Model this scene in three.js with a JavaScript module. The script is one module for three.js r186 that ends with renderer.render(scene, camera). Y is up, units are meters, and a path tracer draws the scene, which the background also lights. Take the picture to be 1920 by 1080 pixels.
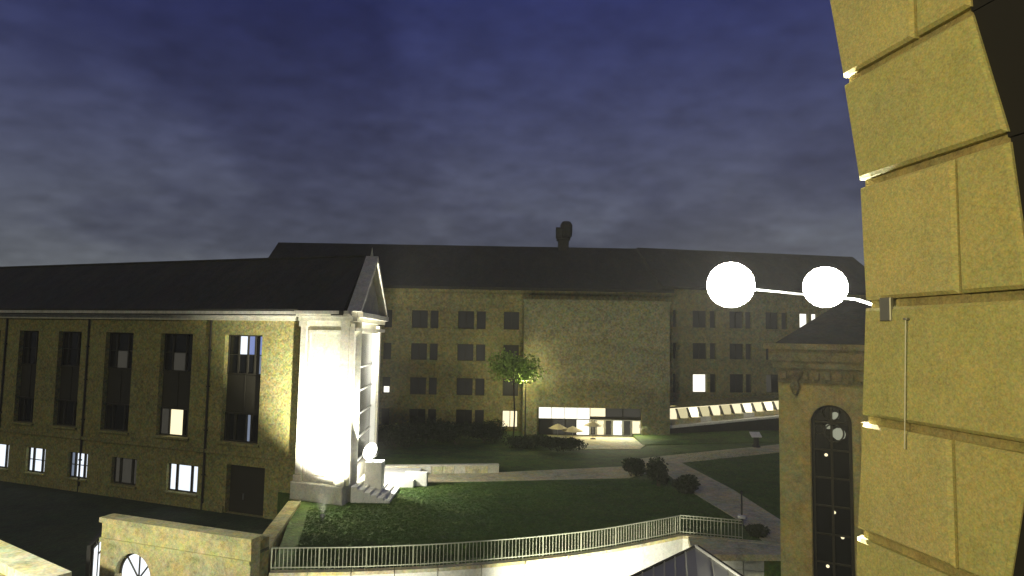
import * as THREE from 'three';
import { mergeGeometries } from 'three/addons/utils/BufferGeometryUtils.js';
import { RectAreaLightUniformsLib } from 'three/addons/lights/RectAreaLightUniformsLib.js';
RectAreaLightUniformsLib.init();

// ---------------------------------------------------------------- camera, sky, moon, exposure
const scene = new THREE.Scene();
const F = 1200, CAMY = 10.4;                         // focal length in photograph pixels, eye height
const camera = new THREE.PerspectiveCamera(2 * Math.atan(540 / F) * 180 / Math.PI, 16 / 9, 0.05, 2000);
camera.rotation.order = 'YXZ';
camera.position.set(0, CAMY, 0);
camera.rotation.set(Math.atan(90 / F), 0, THREE.MathUtils.degToRad(1));
camera.updateMatrixWorld(true);

const renderer = new THREE.WebGLRenderer({ antialias: true });
renderer.toneMapping = THREE.LinearToneMapping;
renderer.toneMappingExposure = 1;
renderer.shadowMap.enabled = true;

let seed = 7;
const rnd = () => { seed = (seed * 1664525 + 1013904223) >>> 0; return seed / 4294967296; };
const rr = (a, b) => a + (b - a) * rnd();
function hash(x, y, s) { let h = (x * 374761393 + y * 668265263 + s * 2147483647) | 0; h = Math.imul(h ^ (h >>> 13), 1274126177); return ((h ^ (h >>> 16)) >>> 0) / 4294967296; }
function vnoise(x, y, px, py, s) {                   // value noise that repeats every px, py cells
  const xi = Math.floor(x), yi = Math.floor(y), fx = x - xi, fy = y - yi;
  const u = fx * fx * (3 - 2 * fx), v = fy * fy * (3 - 2 * fy), m = (a, n) => ((a % n) + n) % n;
  const a = hash(m(xi, px), m(yi, py), s), b = hash(m(xi + 1, px), m(yi, py), s), c = hash(m(xi, px), m(yi + 1, py), s), d = hash(m(xi + 1, px), m(yi + 1, py), s);
  return a + (b - a) * u + (c - a) * v + (a - b - c + d) * u * v;
}
{ // night sky: deep blue overhead, paler towards the horizon, drifting dark and pale cloud
  const W = 2048, H = 1024, data = new Float32Array(W * H * 4);
  const fbm = (x, y, n, s) => { let a = 0, k = 0.5, f = 1; for (let i = 0; i < n; i++) { a += k * vnoise(x * f, y * f, 1e6, 1e6, s + i); k *= 0.55; f *= 2.03; } return a; };
  for (let j = 0; j < H; j++) {
    const el = ((j + 0.5) / H - 0.5) * Math.PI, e = Math.max(0, el), ce = Math.cos(el), se = Math.sin(el);
    const t = 1 - Math.exp(-Math.pow(e / 0.27, 1.15));
    for (let i = 0; i < W; i++) {
      const az = ((i + 0.5) / W - 0.5) * 2 * Math.PI, dx = Math.cos(az) * ce, dz = Math.sin(az) * ce;
      const q = 1 / (Math.max(0, se) + 0.25);
      const c1 = fbm(dx * q * 1.3 + dz * 0.5 + 31.2, dz * q * 1.1 + 17.7, 6, 3), c2 = fbm(dx * q * 14 + 5.1, dz * q * 14 + 9 + se * 18, 4, 40);
      const cl = THREE.MathUtils.smoothstep(c1, 0.40, 0.62);
      const g = 0.74 + 0.42 * cl, n = 0.70 + 0.54 * c2;
      const o = (j * W + i) * 4;
      data[o] = (0.138 * (1 - t) + 0.0035 * t) * g * n;
      data[o + 1] = (0.150 * (1 - t) + 0.0085 * t) * g * n;
      data[o + 2] = (0.158 * (1 - t) + 0.105 * t) * g * n * (0.92 + 0.1 * (1 - cl));
      data[o + 3] = 1;
    }
  }
  const sky = new THREE.DataTexture(data, W, H, THREE.RGBAFormat, THREE.FloatType);
  sky.mapping = THREE.EquirectangularReflectionMapping; sky.magFilter = THREE.LinearFilter; sky.minFilter = THREE.LinearFilter;
  sky.wrapS = THREE.RepeatWrapping; sky.needsUpdate = true;
  scene.background = sky; scene.environment = sky; scene.environmentIntensity = 1;
}
scene.fog = new THREE.FogExp2(new THREE.Color().setRGB(1, 0.98, 0.88), 0.0005);
const moon = new THREE.DirectionalLight(new THREE.Color().setRGB(1, 0.93, 0.44), 0.34);
moon.position.set(-60, 74, 75); moon.target.position.set(0, 4, -30);
moon.castShadow = true; moon.shadow.radius = 6; moon.shadow.mapSize.set(2048, 2048);
Object.assign(moon.shadow.camera, { left: -70, right: 70, top: 50, bottom: -50, near: 1, far: 260 });
scene.add(moon, moon.target);

// ---------------------------------------------------------------- helpers
const V = (x, y, z) => new THREE.Vector3(x, y, z);
const ray = (px, py) => V((px - 960) / F, -(py - 540) / F, -1).applyQuaternion(camera.quaternion);
const onY = (px, py, y) => { const r = ray(px, py), t = (y - CAMY) / r.y; return V(r.x * t, y, r.z * t); };
const atD = (px, py, d) => { const r = ray(px, py), t = d / -r.z; return V(r.x * t, CAMY + r.y * t, r.z * t); };
const used = {};
function numbered(n) { if (!(n in used)) { used[n] = 0; return n; } return n + '_' + String(++used[n]).padStart(3, '0'); }
function tag(o, label, category, group) { o.userData = { label, category }; if (group) o.userData.group = group; return o; }
function thing(name, label, category, pos, turn = 0, group) {
  const g = new THREE.Group(); g.name = numbered(name); if (pos) g.position.copy(pos); g.rotation.y = turn; scene.add(g); g.updateMatrixWorld(true); return tag(g, label, category, group);
}
function planarUV(g) {                               // uv in metres from the face's main direction
  if (g.index) g = g.toNonIndexed();
  g.computeVertexNormals();
  const p = g.attributes.position, uv = new Float32Array(p.count * 2), a = V(), b = V(), c = V();
  for (let i = 0; i < p.count; i += 3) {
    a.fromBufferAttribute(p, i); b.fromBufferAttribute(p, i + 1); c.fromBufferAttribute(p, i + 2);
    const n = b.clone().sub(a).cross(c.clone().sub(a)); const ax = Math.abs(n.x), ay = Math.abs(n.y), az = Math.abs(n.z);
    [a, b, c].forEach((q, k) => {
      const [s, t] = ay >= ax && ay >= az ? [q.x, q.z] : ax > az ? [q.z, q.y] : [q.x, q.y];
      uv[(i + k) * 2] = s; uv[(i + k) * 2 + 1] = t;
    });
  }
  g.setAttribute('uv', new THREE.BufferAttribute(uv, 2)); return g;
}
function mesh(name, geos, mat, parent) {
  let list = (Array.isArray(geos) ? geos : [geos]).map((g) => g.userData && g.userData.keep ? g : planarUV(g));
  list = list.map((g) => { const h = g.index ? g.toNonIndexed() : g; for (const k of Object.keys(h.attributes)) if (!['position', 'normal', 'uv'].includes(k)) h.deleteAttribute(k); return h; });
  const m = new THREE.Mesh(list.length > 1 ? mergeGeometries(list) : list[0], mat);
  m.castShadow = m.receiveShadow = true;
  if (parent) { m.name = name; parent.add(m); } else { m.name = numbered(name); scene.add(m); }
  return m;
}
const struct = (name, g, m) => { const o = mesh(name, g, m); o.userData = { kind: 'structure' }; return o; };
const box = (w, h, d, x = 0, y = 0, z = 0) => new THREE.BoxGeometry(w, h, d).translate(x, y, z);
const span = (x0, x1, y0, y1, z0, z1) => box(Math.abs(x1 - x0), Math.abs(y1 - y0), Math.abs(z1 - z0), (x0 + x1) / 2, (y0 + y1) / 2, (z0 + z1) / 2);
function bev(w, h, d, r, x = 0, y = 0, z = 0) {      // box with chamfered front edges and depth along z
  const s = new THREE.Shape([[-w / 2 + r, -h / 2 + r], [w / 2 - r, -h / 2 + r], [w / 2 - r, h / 2 - r], [-w / 2 + r, h / 2 - r]].map((p) => new THREE.Vector2(...p)));
  return new THREE.ExtrudeGeometry(s, { depth: d - 2 * r, bevelThickness: r, bevelSize: r, bevelSegments: 1 }).translate(x, y, z - d / 2 + r);
}
function poly(pts, h, y0 = 0) {                      // prism over points [x, z]
  const s = new THREE.Shape(pts.map(([x, z]) => new THREE.Vector2(x, -z)));
  return new THREE.ExtrudeGeometry(s, { depth: h, bevelEnabled: false }).rotateX(-Math.PI / 2).translate(0, y0, 0);
}
function hull8(a, b) {                               // solid between two quads (four corners each, same order)
  const P = [...a, ...b], f = [[0, 1, 2, 3], [7, 6, 5, 4], [0, 4, 5, 1], [1, 5, 6, 2], [2, 6, 7, 3], [3, 7, 4, 0]], v = [];
  for (const q of f) for (const k of [0, 1, 2, 0, 2, 3]) v.push(P[q[k]].x, P[q[k]].y, P[q[k]].z);
  const g = new THREE.BufferGeometry(); g.setAttribute('position', new THREE.BufferAttribute(new Float32Array(v), 3)); g.computeVertexNormals(); return g;
}
function bar(a, b, r, n = 6) {                       // round bar from a to b
  const d = b.clone().sub(a), g = new THREE.CylinderGeometry(r, r, d.length(), n);
  return g.applyQuaternion(new THREE.Quaternion().setFromUnitVectors(V(0, 1, 0), d.clone().normalize())).translate((a.x + b.x) / 2, (a.y + b.y) / 2, (a.z + b.z) / 2);
}
const lathe = (pts, n = 20) => new THREE.LatheGeometry(pts.map((p) => new THREE.Vector2(...p)), n);
function frame(origin, turn) {                       // a wall's own axes: x along it, y up, z out of it
  const q = new THREE.Quaternion().setFromAxisAngle(V(0, 1, 0), turn), iq = q.clone().invert();
  return {
    origin, turn,
    hit(px, py, z = 0) { const o = V(0, CAMY, 0).sub(origin).applyQuaternion(iq), r = ray(px, py).applyQuaternion(iq), t = (z - o.z) / r.z; return V(o.x + r.x * t, o.y + r.y * t, z); },
    world: (p) => p.clone().applyQuaternion(q).add(origin),
  };
}

// ---------------------------------------------------------------- materials
function tex(size, metres, fn, srgb = true) {
  const d = new Uint8Array(size * size * 4);
  for (let y = 0; y < size; y++) for (let x = 0; x < size; x++) {
    const c = fn(x / size, y / size), o = (y * size + x) * 4;
    for (let k = 0; k < 3; k++) d[o + k] = Math.max(0, Math.min(255, Math.round(255 * (srgb ? Math.pow(Math.max(0, c[k]), 1 / 2.2) : c[k]))));
    d[o + 3] = 255;
  }
  const t = new THREE.DataTexture(d, size, size); t.wrapS = t.wrapT = THREE.RepeatWrapping; t.magFilter = THREE.LinearFilter; t.minFilter = THREE.LinearMipmapLinearFilter; t.generateMipmaps = true;
  if (srgb) t.colorSpace = THREE.SRGBColorSpace; t.repeat.set(1 / metres, 1 / metres); t.needsUpdate = true; return t;
}
function mottle(base, metres, amp, tint, opts = {}) { // grain and patches of a stone, turf or plaster
  const sz = opts.size || 512, cells = opts.cells || [4, 13, 37, 90, 190], w = opts.w || [0.8, 0.8, 0.8, 0.9, 1.0];
  const s0 = opts.seed || 1;
  const n = (u, v, s) => { let a = 0, t = 0; cells.forEach((c, i) => { a += w[i] * (vnoise(u * c, v * c, c, c, s + i * 7) - 0.5); t += w[i]; }); return a / t * 3; };
  const map = tex(sz, metres, (u, v) => { const a = n(u, v, s0), b = n(u, v, s0 + 100), c = n(u, v, s0 + 200), k = 1 + amp * a; return [base[0] * k * (1 + tint * b), base[1] * k, base[2] * k * (1 + tint * 1.5 * c)]; });
  const bump = tex(256, metres, (u, v) => { const a = 0.5 + 0.4 * n(u, v, s0); return [a, a, a]; }, false);
  return new THREE.MeshStandardMaterial({ map, bumpMap: bump, bumpScale: opts.bump ?? 0.01, roughness: opts.rough ?? 0.9 });
}
const M = {
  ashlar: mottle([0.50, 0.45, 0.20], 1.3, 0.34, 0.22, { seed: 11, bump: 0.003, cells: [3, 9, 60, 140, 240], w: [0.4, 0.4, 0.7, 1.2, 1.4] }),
  ashlarB: mottle([0.46, 0.42, 0.18], 1.45, 0.34, 0.22, { seed: 51, bump: 0.003, cells: [3, 9, 60, 140, 240], w: [0.4, 0.4, 0.7, 1.2, 1.4] }),
  mortar: mottle([0.30, 0.25, 0.11], 1.0, 0.5, 0.2, { seed: 21 }),
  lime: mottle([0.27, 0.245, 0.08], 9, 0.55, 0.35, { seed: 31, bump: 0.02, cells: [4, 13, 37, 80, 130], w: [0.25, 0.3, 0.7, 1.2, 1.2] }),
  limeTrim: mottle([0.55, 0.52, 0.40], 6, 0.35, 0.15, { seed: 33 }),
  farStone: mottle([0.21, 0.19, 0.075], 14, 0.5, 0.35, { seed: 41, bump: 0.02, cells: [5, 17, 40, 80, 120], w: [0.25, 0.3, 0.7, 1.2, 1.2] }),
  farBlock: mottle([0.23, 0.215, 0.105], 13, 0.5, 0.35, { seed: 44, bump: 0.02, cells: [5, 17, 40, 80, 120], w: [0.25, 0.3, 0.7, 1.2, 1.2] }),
  slate: mottle([0.024, 0.022, 0.017], 8, 0.8, 0.5, { seed: 61, bump: 0.02, rough: 0.95 }),
  grass: mottle([0.055, 0.105, 0.008], 9, 0.8, 0.6, { seed: 71, bump: 0.05, cells: [5, 13, 40, 90, 160], size: 1024 }),
  shadedTurf: mottle([0.018, 0.034, 0.008], 9, 0.9, 0.6, { seed: 75, bump: 0.06 }),  // turf green with the shade beside the hall put into the colour
  paving: mottle([0.52, 0.47, 0.27], 8, 0.5, 0.3, { seed: 81 }),
  white: mottle([0.74, 0.73, 0.66], 6, 0.22, 0.06, { seed: 85 }),
  asphalt: mottle([0.05, 0.05, 0.045], 6, 0.6, 0.2, { seed: 91 }),
  seam: new THREE.MeshStandardMaterial({ color: new THREE.Color().setRGB(0.36, 0.36, 0.34), roughness: 0.5, metalness: 0.35 }),
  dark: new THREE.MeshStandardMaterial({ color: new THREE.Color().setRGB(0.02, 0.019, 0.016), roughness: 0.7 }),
  shadeBlack: new THREE.MeshStandardMaterial({ color: new THREE.Color().setRGB(0.008, 0.007, 0.006), roughness: 0.8 }),  // near black that holds the shade past the buttress edge
  rail: new THREE.MeshStandardMaterial({ color: new THREE.Color().setRGB(0.34, 0.36, 0.25), roughness: 0.5, metalness: 0.2 }),
  glass: new THREE.MeshStandardMaterial({ color: new THREE.Color().setRGB(0.006, 0.007, 0.008), roughness: 0.25 }),
  glassFar: new THREE.MeshStandardMaterial({ color: new THREE.Color().setRGB(0.008, 0.008, 0.008), roughness: 0.5 }),
  frameDark: new THREE.MeshStandardMaterial({ color: new THREE.Color().setRGB(0.025, 0.022, 0.012), roughness: 0.6 }),
  frameWhite: new THREE.MeshStandardMaterial({ color: new THREE.Color().setRGB(0.7, 0.7, 0.64), roughness: 0.5 }),
  metal: new THREE.MeshStandardMaterial({ color: new THREE.Color().setRGB(0.3, 0.3, 0.28), roughness: 0.4, metalness: 0.6 }),
  bark: mottle([0.07, 0.05, 0.03], 1, 0.6, 0.2, { seed: 95 }),
  canvas: new THREE.MeshStandardMaterial({ color: new THREE.Color().setRGB(0.72, 0.62, 0.36), roughness: 0.9, side: THREE.DoubleSide }),
};
const leaf = (r, g, b) => new THREE.MeshPhysicalMaterial({ color: new THREE.Color().setRGB(r, g, b), roughness: 0.8, side: THREE.DoubleSide });
M.leafDark = leaf(0.028, 0.04, 0.01); M.leafGreen = leaf(0.2, 0.3, 0.05);
const glow = (r, g, b, k) => new THREE.MeshStandardMaterial({ color: 0x111111, emissive: new THREE.Color().setRGB(r, g, b), emissiveIntensity: k, roughness: 0.6 });
M.litCool = glow(0.82, 0.9, 1, 1.25); M.litDim = glow(0.5, 0.6, 0.8, 0.35); M.litWarm = glow(1, 0.88, 0.55, 1.3); M.litWhite = glow(1, 0.97, 0.85, 1.5);
M.litFaint = glow(0.8, 0.75, 0.6, 0.05); M.litBlue = glow(0.35, 0.45, 0.9, 0.6);
M.lamp = glow(1, 0.99, 0.94, 14);
M.litMid = glow(1, 0.9, 0.6, 0.4); M.galleryBright = glow(1, 0.94, 0.66, 1.8); M.galleryDim = glow(0.9, 0.8, 0.45, 0.75); M.galleryMid = glow(1, 0.9, 0.58, 1.1);
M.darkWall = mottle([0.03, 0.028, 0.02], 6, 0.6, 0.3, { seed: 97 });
M.ashlarFar = mottle([0.42, 0.38, 0.17], 3.2, 0.45, 0.35, { seed: 121, bump: 0.012 }); M.corniceDark = mottle([0.22, 0.2, 0.11], 3, 0.6, 0.4, { seed: 123 }); M.stripStone = mottle([0.44, 0.39, 0.19], 3.5, 0.6, 0.35, { seed: 125 });
M.roofFelt = mottle([0.02, 0.022, 0.04], 3, 0.6, 0.4, { seed: 127 }); M.seamLight = new THREE.MeshStandardMaterial({ color: new THREE.Color().setRGB(0.5, 0.5, 0.42), roughness: 0.5 });
M.litPane = glow(0.8, 0.82, 0.6, 0.35); M.litCoolBig = glow(0.9, 0.95, 1, 1.3); M.sodium = glow(1, 0.75, 0.2, 5);

// ---------------------------------------------------------------- ground
struct('ground', new THREE.PlaneGeometry(1600, 1600).rotateX(-Math.PI / 2).translate(0, -4, -100), M.shadedTurf);
// line of the railing: bottom of the balusters on the court's edge
const railPx = [[508, 1071], [580, 1070], [660, 1069], [740, 1066], [820, 1062], [900, 1056], [980, 1049], [1060, 1040], [1130, 1030], [1200, 1017], [1275, 1002]];
const railPts = railPx.map(([x, y]) => onY(x, y, 0));
const railPts2 = [railPts[railPts.length - 1], onY(1330, 1007, 0), onY(1392, 1013, 0)];
const stripFar = onY(552, 948, 0), stripNear = railPts[0].clone();
{ // court: one raised sheet of turf ending at the retaining wall
  const edge = [...railPts, onY(1392, 1013, 0), onY(1560, 1040, 0)].map((p) => [p.x, p.z]);
  const e1 = edge[edge.length - 1];
  struct('court_lawn', poly([...edge, [e1[0] + 40, e1[1]], [120, -140], [-60, -140], [-60, -80], [stripFar.x - 4, stripFar.z - 6], [stripFar.x, stripFar.z]], 4.3, -4.3), M.grass);
}
struct('sunken_garden', poly([[-70, -18], [stripNear.x, -18], [stripNear.x - 0.02, stripNear.z], [stripFar.x - 0.02, stripFar.z], [-9, -42], [-70, -64]], 0.2, -2.0), M.shadedTurf);
function sheet(name, px, mat, y, th = 0.3) { return struct(name, poly(px.map(([x, z]) => { const p = onY(x, z, y); return [p.x, p.z]; }), th, y - th), mat); }
sheet('path', [[640, 908], [925, 902], [1180, 896], [1240, 880], [1235, 866], [1180, 858], [1175, 874], [925, 886], [660, 890]], M.paving, 0.02);
sheet('path', [[1165, 864], [1235, 872], [1480, 846], [1480, 831], [1240, 855]], M.paving, 0.026);
sheet('path', [[1225, 868], [1275, 866], [1375, 918], [1480, 985], [1500, 1025], [1440, 1022], [1385, 975], [1290, 918]], M.paving, 0.032);
sheet('path', [[1290, 1006], [1400, 1016], [1480, 1012], [1560, 1040], [1300, 1040]], M.paving, 0.014);
sheet('terrace', [[1090, 842], [1200, 842], [1235, 812], [1010, 806], [1040, 824]], M.paving, 0.038);
{ // lawn bank rising under the gallery to the right
  const a = onY(1205, 834, 0.05), b = onY(1480, 828, 0.05), c = V(a.x, 0.35, -69.5), d = V(b.x + 3, 1.0, -74);
  struct('lawn_bank', hull8([a, b, d, c], [a, b, d, c].map((p) => V(p.x, -0.5, p.z))), M.grass);
}

// ---------------------------------------------------------------- windows
function windowSet(parent, x0, x1, y0, y1, z, panes, o = {}) { // window (> pane, mullion, transom) filling an opening; panes: list of [share, material]
  const f = o.f ?? 0.09, d = 0.12, w = x1 - x0, fm = o.fm || M.frameDark;
  const win = mesh('window', [span(x0, x1, y0, y0 + f, z, z + d), span(x0, x1, y1 - f, y1, z, z + d), span(x0, x0 + f, y0 + f, y1 - f, z, z + d), span(x1 - f, x1, y0 + f, y1 - f, z, z + d)], fm, parent);
  let x = x0 + f; const inner = w - 2 * f, total = panes.reduce((s, p) => s + p[0], 0), mu = o.mu ?? 0.12;
  panes.forEach(([share, m], i) => {
    const xe = x + inner * share / total, a = x + (i ? mu / 2 : 0), b = xe - (i < panes.length - 1 ? mu / 2 : 0);
    const rows = o.rows || 1, hh = (y1 - y0 - 2 * f) / rows, mats = Array.isArray(m) ? m : null;
    for (let r = 0; r < rows; r++) mesh('pane', span(a, b, y0 + f + r * hh, y0 + f + (r + 1) * hh, z + 0.03, z + 0.05), mats ? mats[r] : m, win);
    for (let r = 1; r < rows; r++) mesh('transom', span(a, b, y0 + f + r * hh - 0.03, y0 + f + r * hh + 0.03, z + 0.052, z + 0.1), fm, win);
    if (i < panes.length - 1) mesh('mullion', span(xe - mu / 2, xe + mu / 2, y0 + f, y1 - f, z + 0.002, z + d + 0.02), fm, win);
    x = xe;
  });
  return win;
}
function wallWithHoles(x0, x1, y0, y1, holes, depth) {
  const s = new THREE.Shape([[x0, y0], [x1, y0], [x1, y1], [x0, y1]].map((p) => new THREE.Vector2(...p)));
  for (const h of holes) {
    const p = new THREE.Path(); p.moveTo(h[0], h[2]); p.lineTo(h[0], h[3]);
    if (h[4]) p.absarc((h[0] + h[1]) / 2, h[3], (h[1] - h[0]) / 2, Math.PI, 0, true);
    p.lineTo(h[1], h[3]); p.lineTo(h[1], h[2]); p.closePath(); s.holes.push(p);
  }
  return new THREE.ExtrudeGeometry(s, { depth, bevelEnabled: false, curveSegments: 12 }).translate(0, 0, -depth);
}

// ---------------------------------------------------------------- left building with the floodlit portico
const corner = onY(643, 946, 0);
const LB = frame(corner, THREE.MathUtils.degToRad(-20.5));
const hall = thing('stone_hall', 'long stone hall with dark slate roof, tall windows and a floodlit portico end', 'building', LB.origin, LB.turn);
{
  const H = (px, py, z = 0) => LB.hit(px, py, z);
  const back = -0.9;                                // main wall stands behind the pavilion's face
  const xp = H(556, 760).x, eave = H(500, 594, back).y, left = -46, base = -2.2;
  const X = (px, py) => H(px, py, back).x, Y = (px, py) => H(px, py, back).y;
  const tall = [[418, 488], [297, 357], [193, 245], [104, 147], [30, 66], [-38, -6], [-96, -68]].map(([a, b]) => [X(a, 720), X(b, 720)]);
  const ty0 = Y(453, 831), ty1 = Y(453, 628), tm0 = Y(453, 776), tm1 = Y(453, 703);
  const low = [[313, 371], [209, 256], [126, 163], [47, 83], [-22, 14], [-80, -50]].map(([a, b]) => [X(a, 880), X(b, 880)]);
  const ly0 = Y(341, 924), ly1 = Y(341, 871);
  const door = [X(424, 900), X(496, 900), -1.8, Y(460, 874)];
  const holes = [...tall.map(([a, b]) => [a, b, ty0, ty1]), ...low.map(([a, b]) => [a, b, ly0, ly1]), door];
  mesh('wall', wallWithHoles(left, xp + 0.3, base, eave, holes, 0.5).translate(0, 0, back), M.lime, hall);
  mesh('inner_wall', span(left, xp, base, eave, back - 0.62, back - 0.56), M.lime, hall);
  const K = M.glass, lits = [
    [[1.1, [K, K]], [1.0, [K, M.litCool]], [0.8, [K, M.litBlue]], [0.35, K], [0.6, [M.litDim, M.litBlue]]],
    [[1, K], [1.6, [M.litFaint, K]], [1, K]], [[1, K], [1.6, [M.litFaint, K]], [1, K]]];
  tall.forEach(([a, b], i) => {
    windowSet(hall, a, b, tm1, ty1, back - 0.45, lits[i] || [[1, K], [1.6, K], [1, K]], { rows: 2 });
    const spandrel = mesh('spandrel_panel', bev(b - a - 0.02, tm1 - tm0 - 0.02, 0.1, 0.03, (a + b) / 2, (tm0 + tm1) / 2, back - 0.4), M.frameDark, hall);
    mesh('spandrel_rib', span((a + b) / 2 - 0.04, (a + b) / 2 + 0.04, tm0 + 0.03, tm1 - 0.03, back - 0.348, back - 0.3), M.frameDark, spandrel);
    windowSet(hall, a, b, ty0, tm0, back - 0.45, i === 1 ? [[1, M.litFaint], [1.7, M.litWarm], [0.5, K], [0.4, M.litWarm]] : i === 0 ? [[1, M.glass], [1.2, K], [0.5, M.litDim], [1, K]] : [[1, K], [1.6, K], [1, K]]);
    mesh('window_sill', bev(b - a + 0.3, 0.16, 0.3, 0.02, (a + b) / 2, ty0 - 0.085, back + 0.02), M.lime, hall);
  });
  low.forEach(([a, b], i) => {
    const L = i === 1 ? [M.litFaint, M.litFaint, M.litFaint] : [M.litCool, M.litCool, M.litCool];
    if (i === 2) L[0] = M.litDim;
    windowSet(hall, a, b, ly0, ly1, back - 0.35, [[0.8, L[0]], [1.7, L[1]], [0.8, L[2]]], { mu: 0.2, rows: i === 2 || i === 3 ? 2 : 1 });
    mesh('window_sill', bev(b - a + 0.2, 0.14, 0.24, 0.02, (a + b) / 2, ly0 - 0.075, back + 0.02), M.lime, hall);
  });
  const dr = mesh('door', bev(door[1] - door[0] - 0.02, door[3] - door[2] - 0.02, 0.1, 0.03, (door[0] + door[1]) / 2, (door[2] + door[3]) / 2, back - 0.4), M.frameDark, hall);
  mesh('door_handle', span(door[0] + 1.2, door[0] + 1.26, -0.9, -0.5, back - 0.349, back - 0.29), M.metal, dr);
  // courses, string course and downpipes of the main wall
  mesh('string_course', span(left, xp - 0.002, Y(500, 856) - 0.12, Y(500, 856) + 0.12, back, back + 0.14), M.lime, hall);
  mesh('plinth', span(left, door[0] - 0.1, base, ly0 - 0.5, back, back + 0.12), M.lime, hall);
  for (const px of [393, 163, 8, -120]) mesh('downpipe', [bar(V(X(px, 700), base, back + 0.09), V(X(px, 700), eave - 0.2, back + 0.09), 0.07, 8), ...[0.5, 3.5, 6.5, 9].map((y) => span(X(px, 700) - 0.12, X(px, 700) + 0.12, y, y + 0.1, back + 0.001, back + 0.15))], M.frameDark, hall);
  // pavilion at the corner: pilasters, recessed panel, plinth
  const top = eave, w = -xp;
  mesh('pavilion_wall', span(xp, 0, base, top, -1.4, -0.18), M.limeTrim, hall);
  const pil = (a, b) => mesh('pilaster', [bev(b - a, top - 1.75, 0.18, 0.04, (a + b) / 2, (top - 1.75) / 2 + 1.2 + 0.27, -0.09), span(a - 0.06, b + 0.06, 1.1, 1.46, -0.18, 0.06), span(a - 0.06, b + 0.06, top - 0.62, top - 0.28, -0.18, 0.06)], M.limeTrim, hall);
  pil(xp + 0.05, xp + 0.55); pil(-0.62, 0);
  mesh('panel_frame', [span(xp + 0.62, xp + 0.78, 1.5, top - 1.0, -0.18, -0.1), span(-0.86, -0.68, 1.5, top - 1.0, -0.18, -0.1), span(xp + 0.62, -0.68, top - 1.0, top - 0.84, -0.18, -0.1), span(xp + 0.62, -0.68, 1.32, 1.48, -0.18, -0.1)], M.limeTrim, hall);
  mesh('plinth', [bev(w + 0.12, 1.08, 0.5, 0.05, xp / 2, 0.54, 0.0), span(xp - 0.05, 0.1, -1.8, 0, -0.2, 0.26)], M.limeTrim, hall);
  // entablature and cornice along the wall
  const cor = (a, b, z, m) => [span(a, b, eave - 0.26, eave, z - 0.3, z + 0.18), span(a, b, eave, eave + 0.16, z - 0.3, z + 0.42), span(a, b, eave + 0.16, eave + 0.36, z - 0.3, z + 0.62)];
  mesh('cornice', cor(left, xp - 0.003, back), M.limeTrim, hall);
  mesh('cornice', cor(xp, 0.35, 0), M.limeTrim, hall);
  // gable end: a wall seen almost edge-on with a pediment above
  const iq = new THREE.Quaternion().setFromAxisAngle(V(0, 1, 0), -LB.turn);
  const e = V(Math.sin(THREE.MathUtils.degToRad(-3.2)), 0, -Math.cos(THREE.MathUtils.degToRad(-3.2))).applyQuaternion(iq);   // along the end wall
  const Wd = 11.5, q = new THREE.Matrix4().makeBasis(e.clone(), V(0, 1, 0), V(-e.z, 0, e.x));                               // x along the end, z out of it
  const E = (g) => g.applyMatrix4(q), Pt = (s, y, o) => V(s, y, o).applyMatrix4(q);
  mesh('end_wall', E(wallWithHoles(0, Wd, base, top, [[2.6, Wd - 0.75, 1.3, top - 1.0]], 0.5).translate(0, 0, 0)), M.limeTrim, hall);
  mesh('end_recess', E(span(0.6, Wd - 0.2, base, top, -0.9, -0.7)), M.lime, hall);
  for (const [s0, s1] of [[0.05, 0.85], [1.5, 2.4], [Wd - 0.7, Wd]]) mesh('end_pilaster', E(new THREE.BoxGeometry(s1 - s0, top - 1.5, 0.3).translate((s0 + s1) / 2, (top - 1.5) / 2 + 1.1, 0.151)), M.limeTrim, hall);
  const ew = mesh('end_window', E(span(Wd - 0.9, Wd - 0.75, 1.3, top - 1, -0.3, 0.16)), M.frameWhite, hall);
  mesh('jamb', E(span(2.6, 2.75, 1.3, top - 1, -0.3, -0.1)), M.frameWhite, ew);
  mesh('pane', E(span(2.75, Wd - 0.9, 1.3, top - 1, -0.26, -0.22)), M.glass, ew);
  for (let k = 0; k < 5; k++) mesh('transom', E(span(2.76, Wd - 0.91, 1.5 + k * 1.62, 1.6 + k * 1.62, -0.218, -0.15)), M.frameWhite, ew);
  mesh('end_cornice', [E(span(0.35, Wd + 0.6, eave - 0.9, eave - 0.66, 0.3, 0.5)), E(span(0.35, Wd + 0.6, eave - 0.3, eave - 0.02, 0.0, 0.5)), E(span(0.4, Wd + 0.8, eave + 0.0, eave + 0.34, -0.1, 0.75))], M.limeTrim, hall);
  // apex of the pediment is where the photograph shows it, above the middle of the end wall
  const ap = (() => { const m = LB.world(Pt(Wd / 2, 0, 0.3)), d = -m.z; return atD(680, 480, d).y; })();
  const ey = eave + 0.36, tri = new THREE.Shape([[0.2, ey], [Wd - 0.2, ey], [Wd / 2, ap - 0.3]].map((p) => new THREE.Vector2(...p)));
  mesh('pediment', E(new THREE.ExtrudeGeometry(tri, { depth: 0.3, bevelEnabled: false }).translate(0, 0, -0.1)), M.limeTrim, hall);
  const rake = (s0, s1) => E(hull8([V(s0, ey, 0.75), V(s1, ap, 0.75), V(s1, ap - 0.42, 0.75), V(s0 + (s1 > s0 ? 0.5 : -0.5), ey, 0.75)], [V(s0, ey, -0.1), V(s1, ap, -0.1), V(s1, ap - 0.42, -0.1), V(s0 + (s1 > s0 ? 0.5 : -0.5), ey, -0.1)]));
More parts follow.
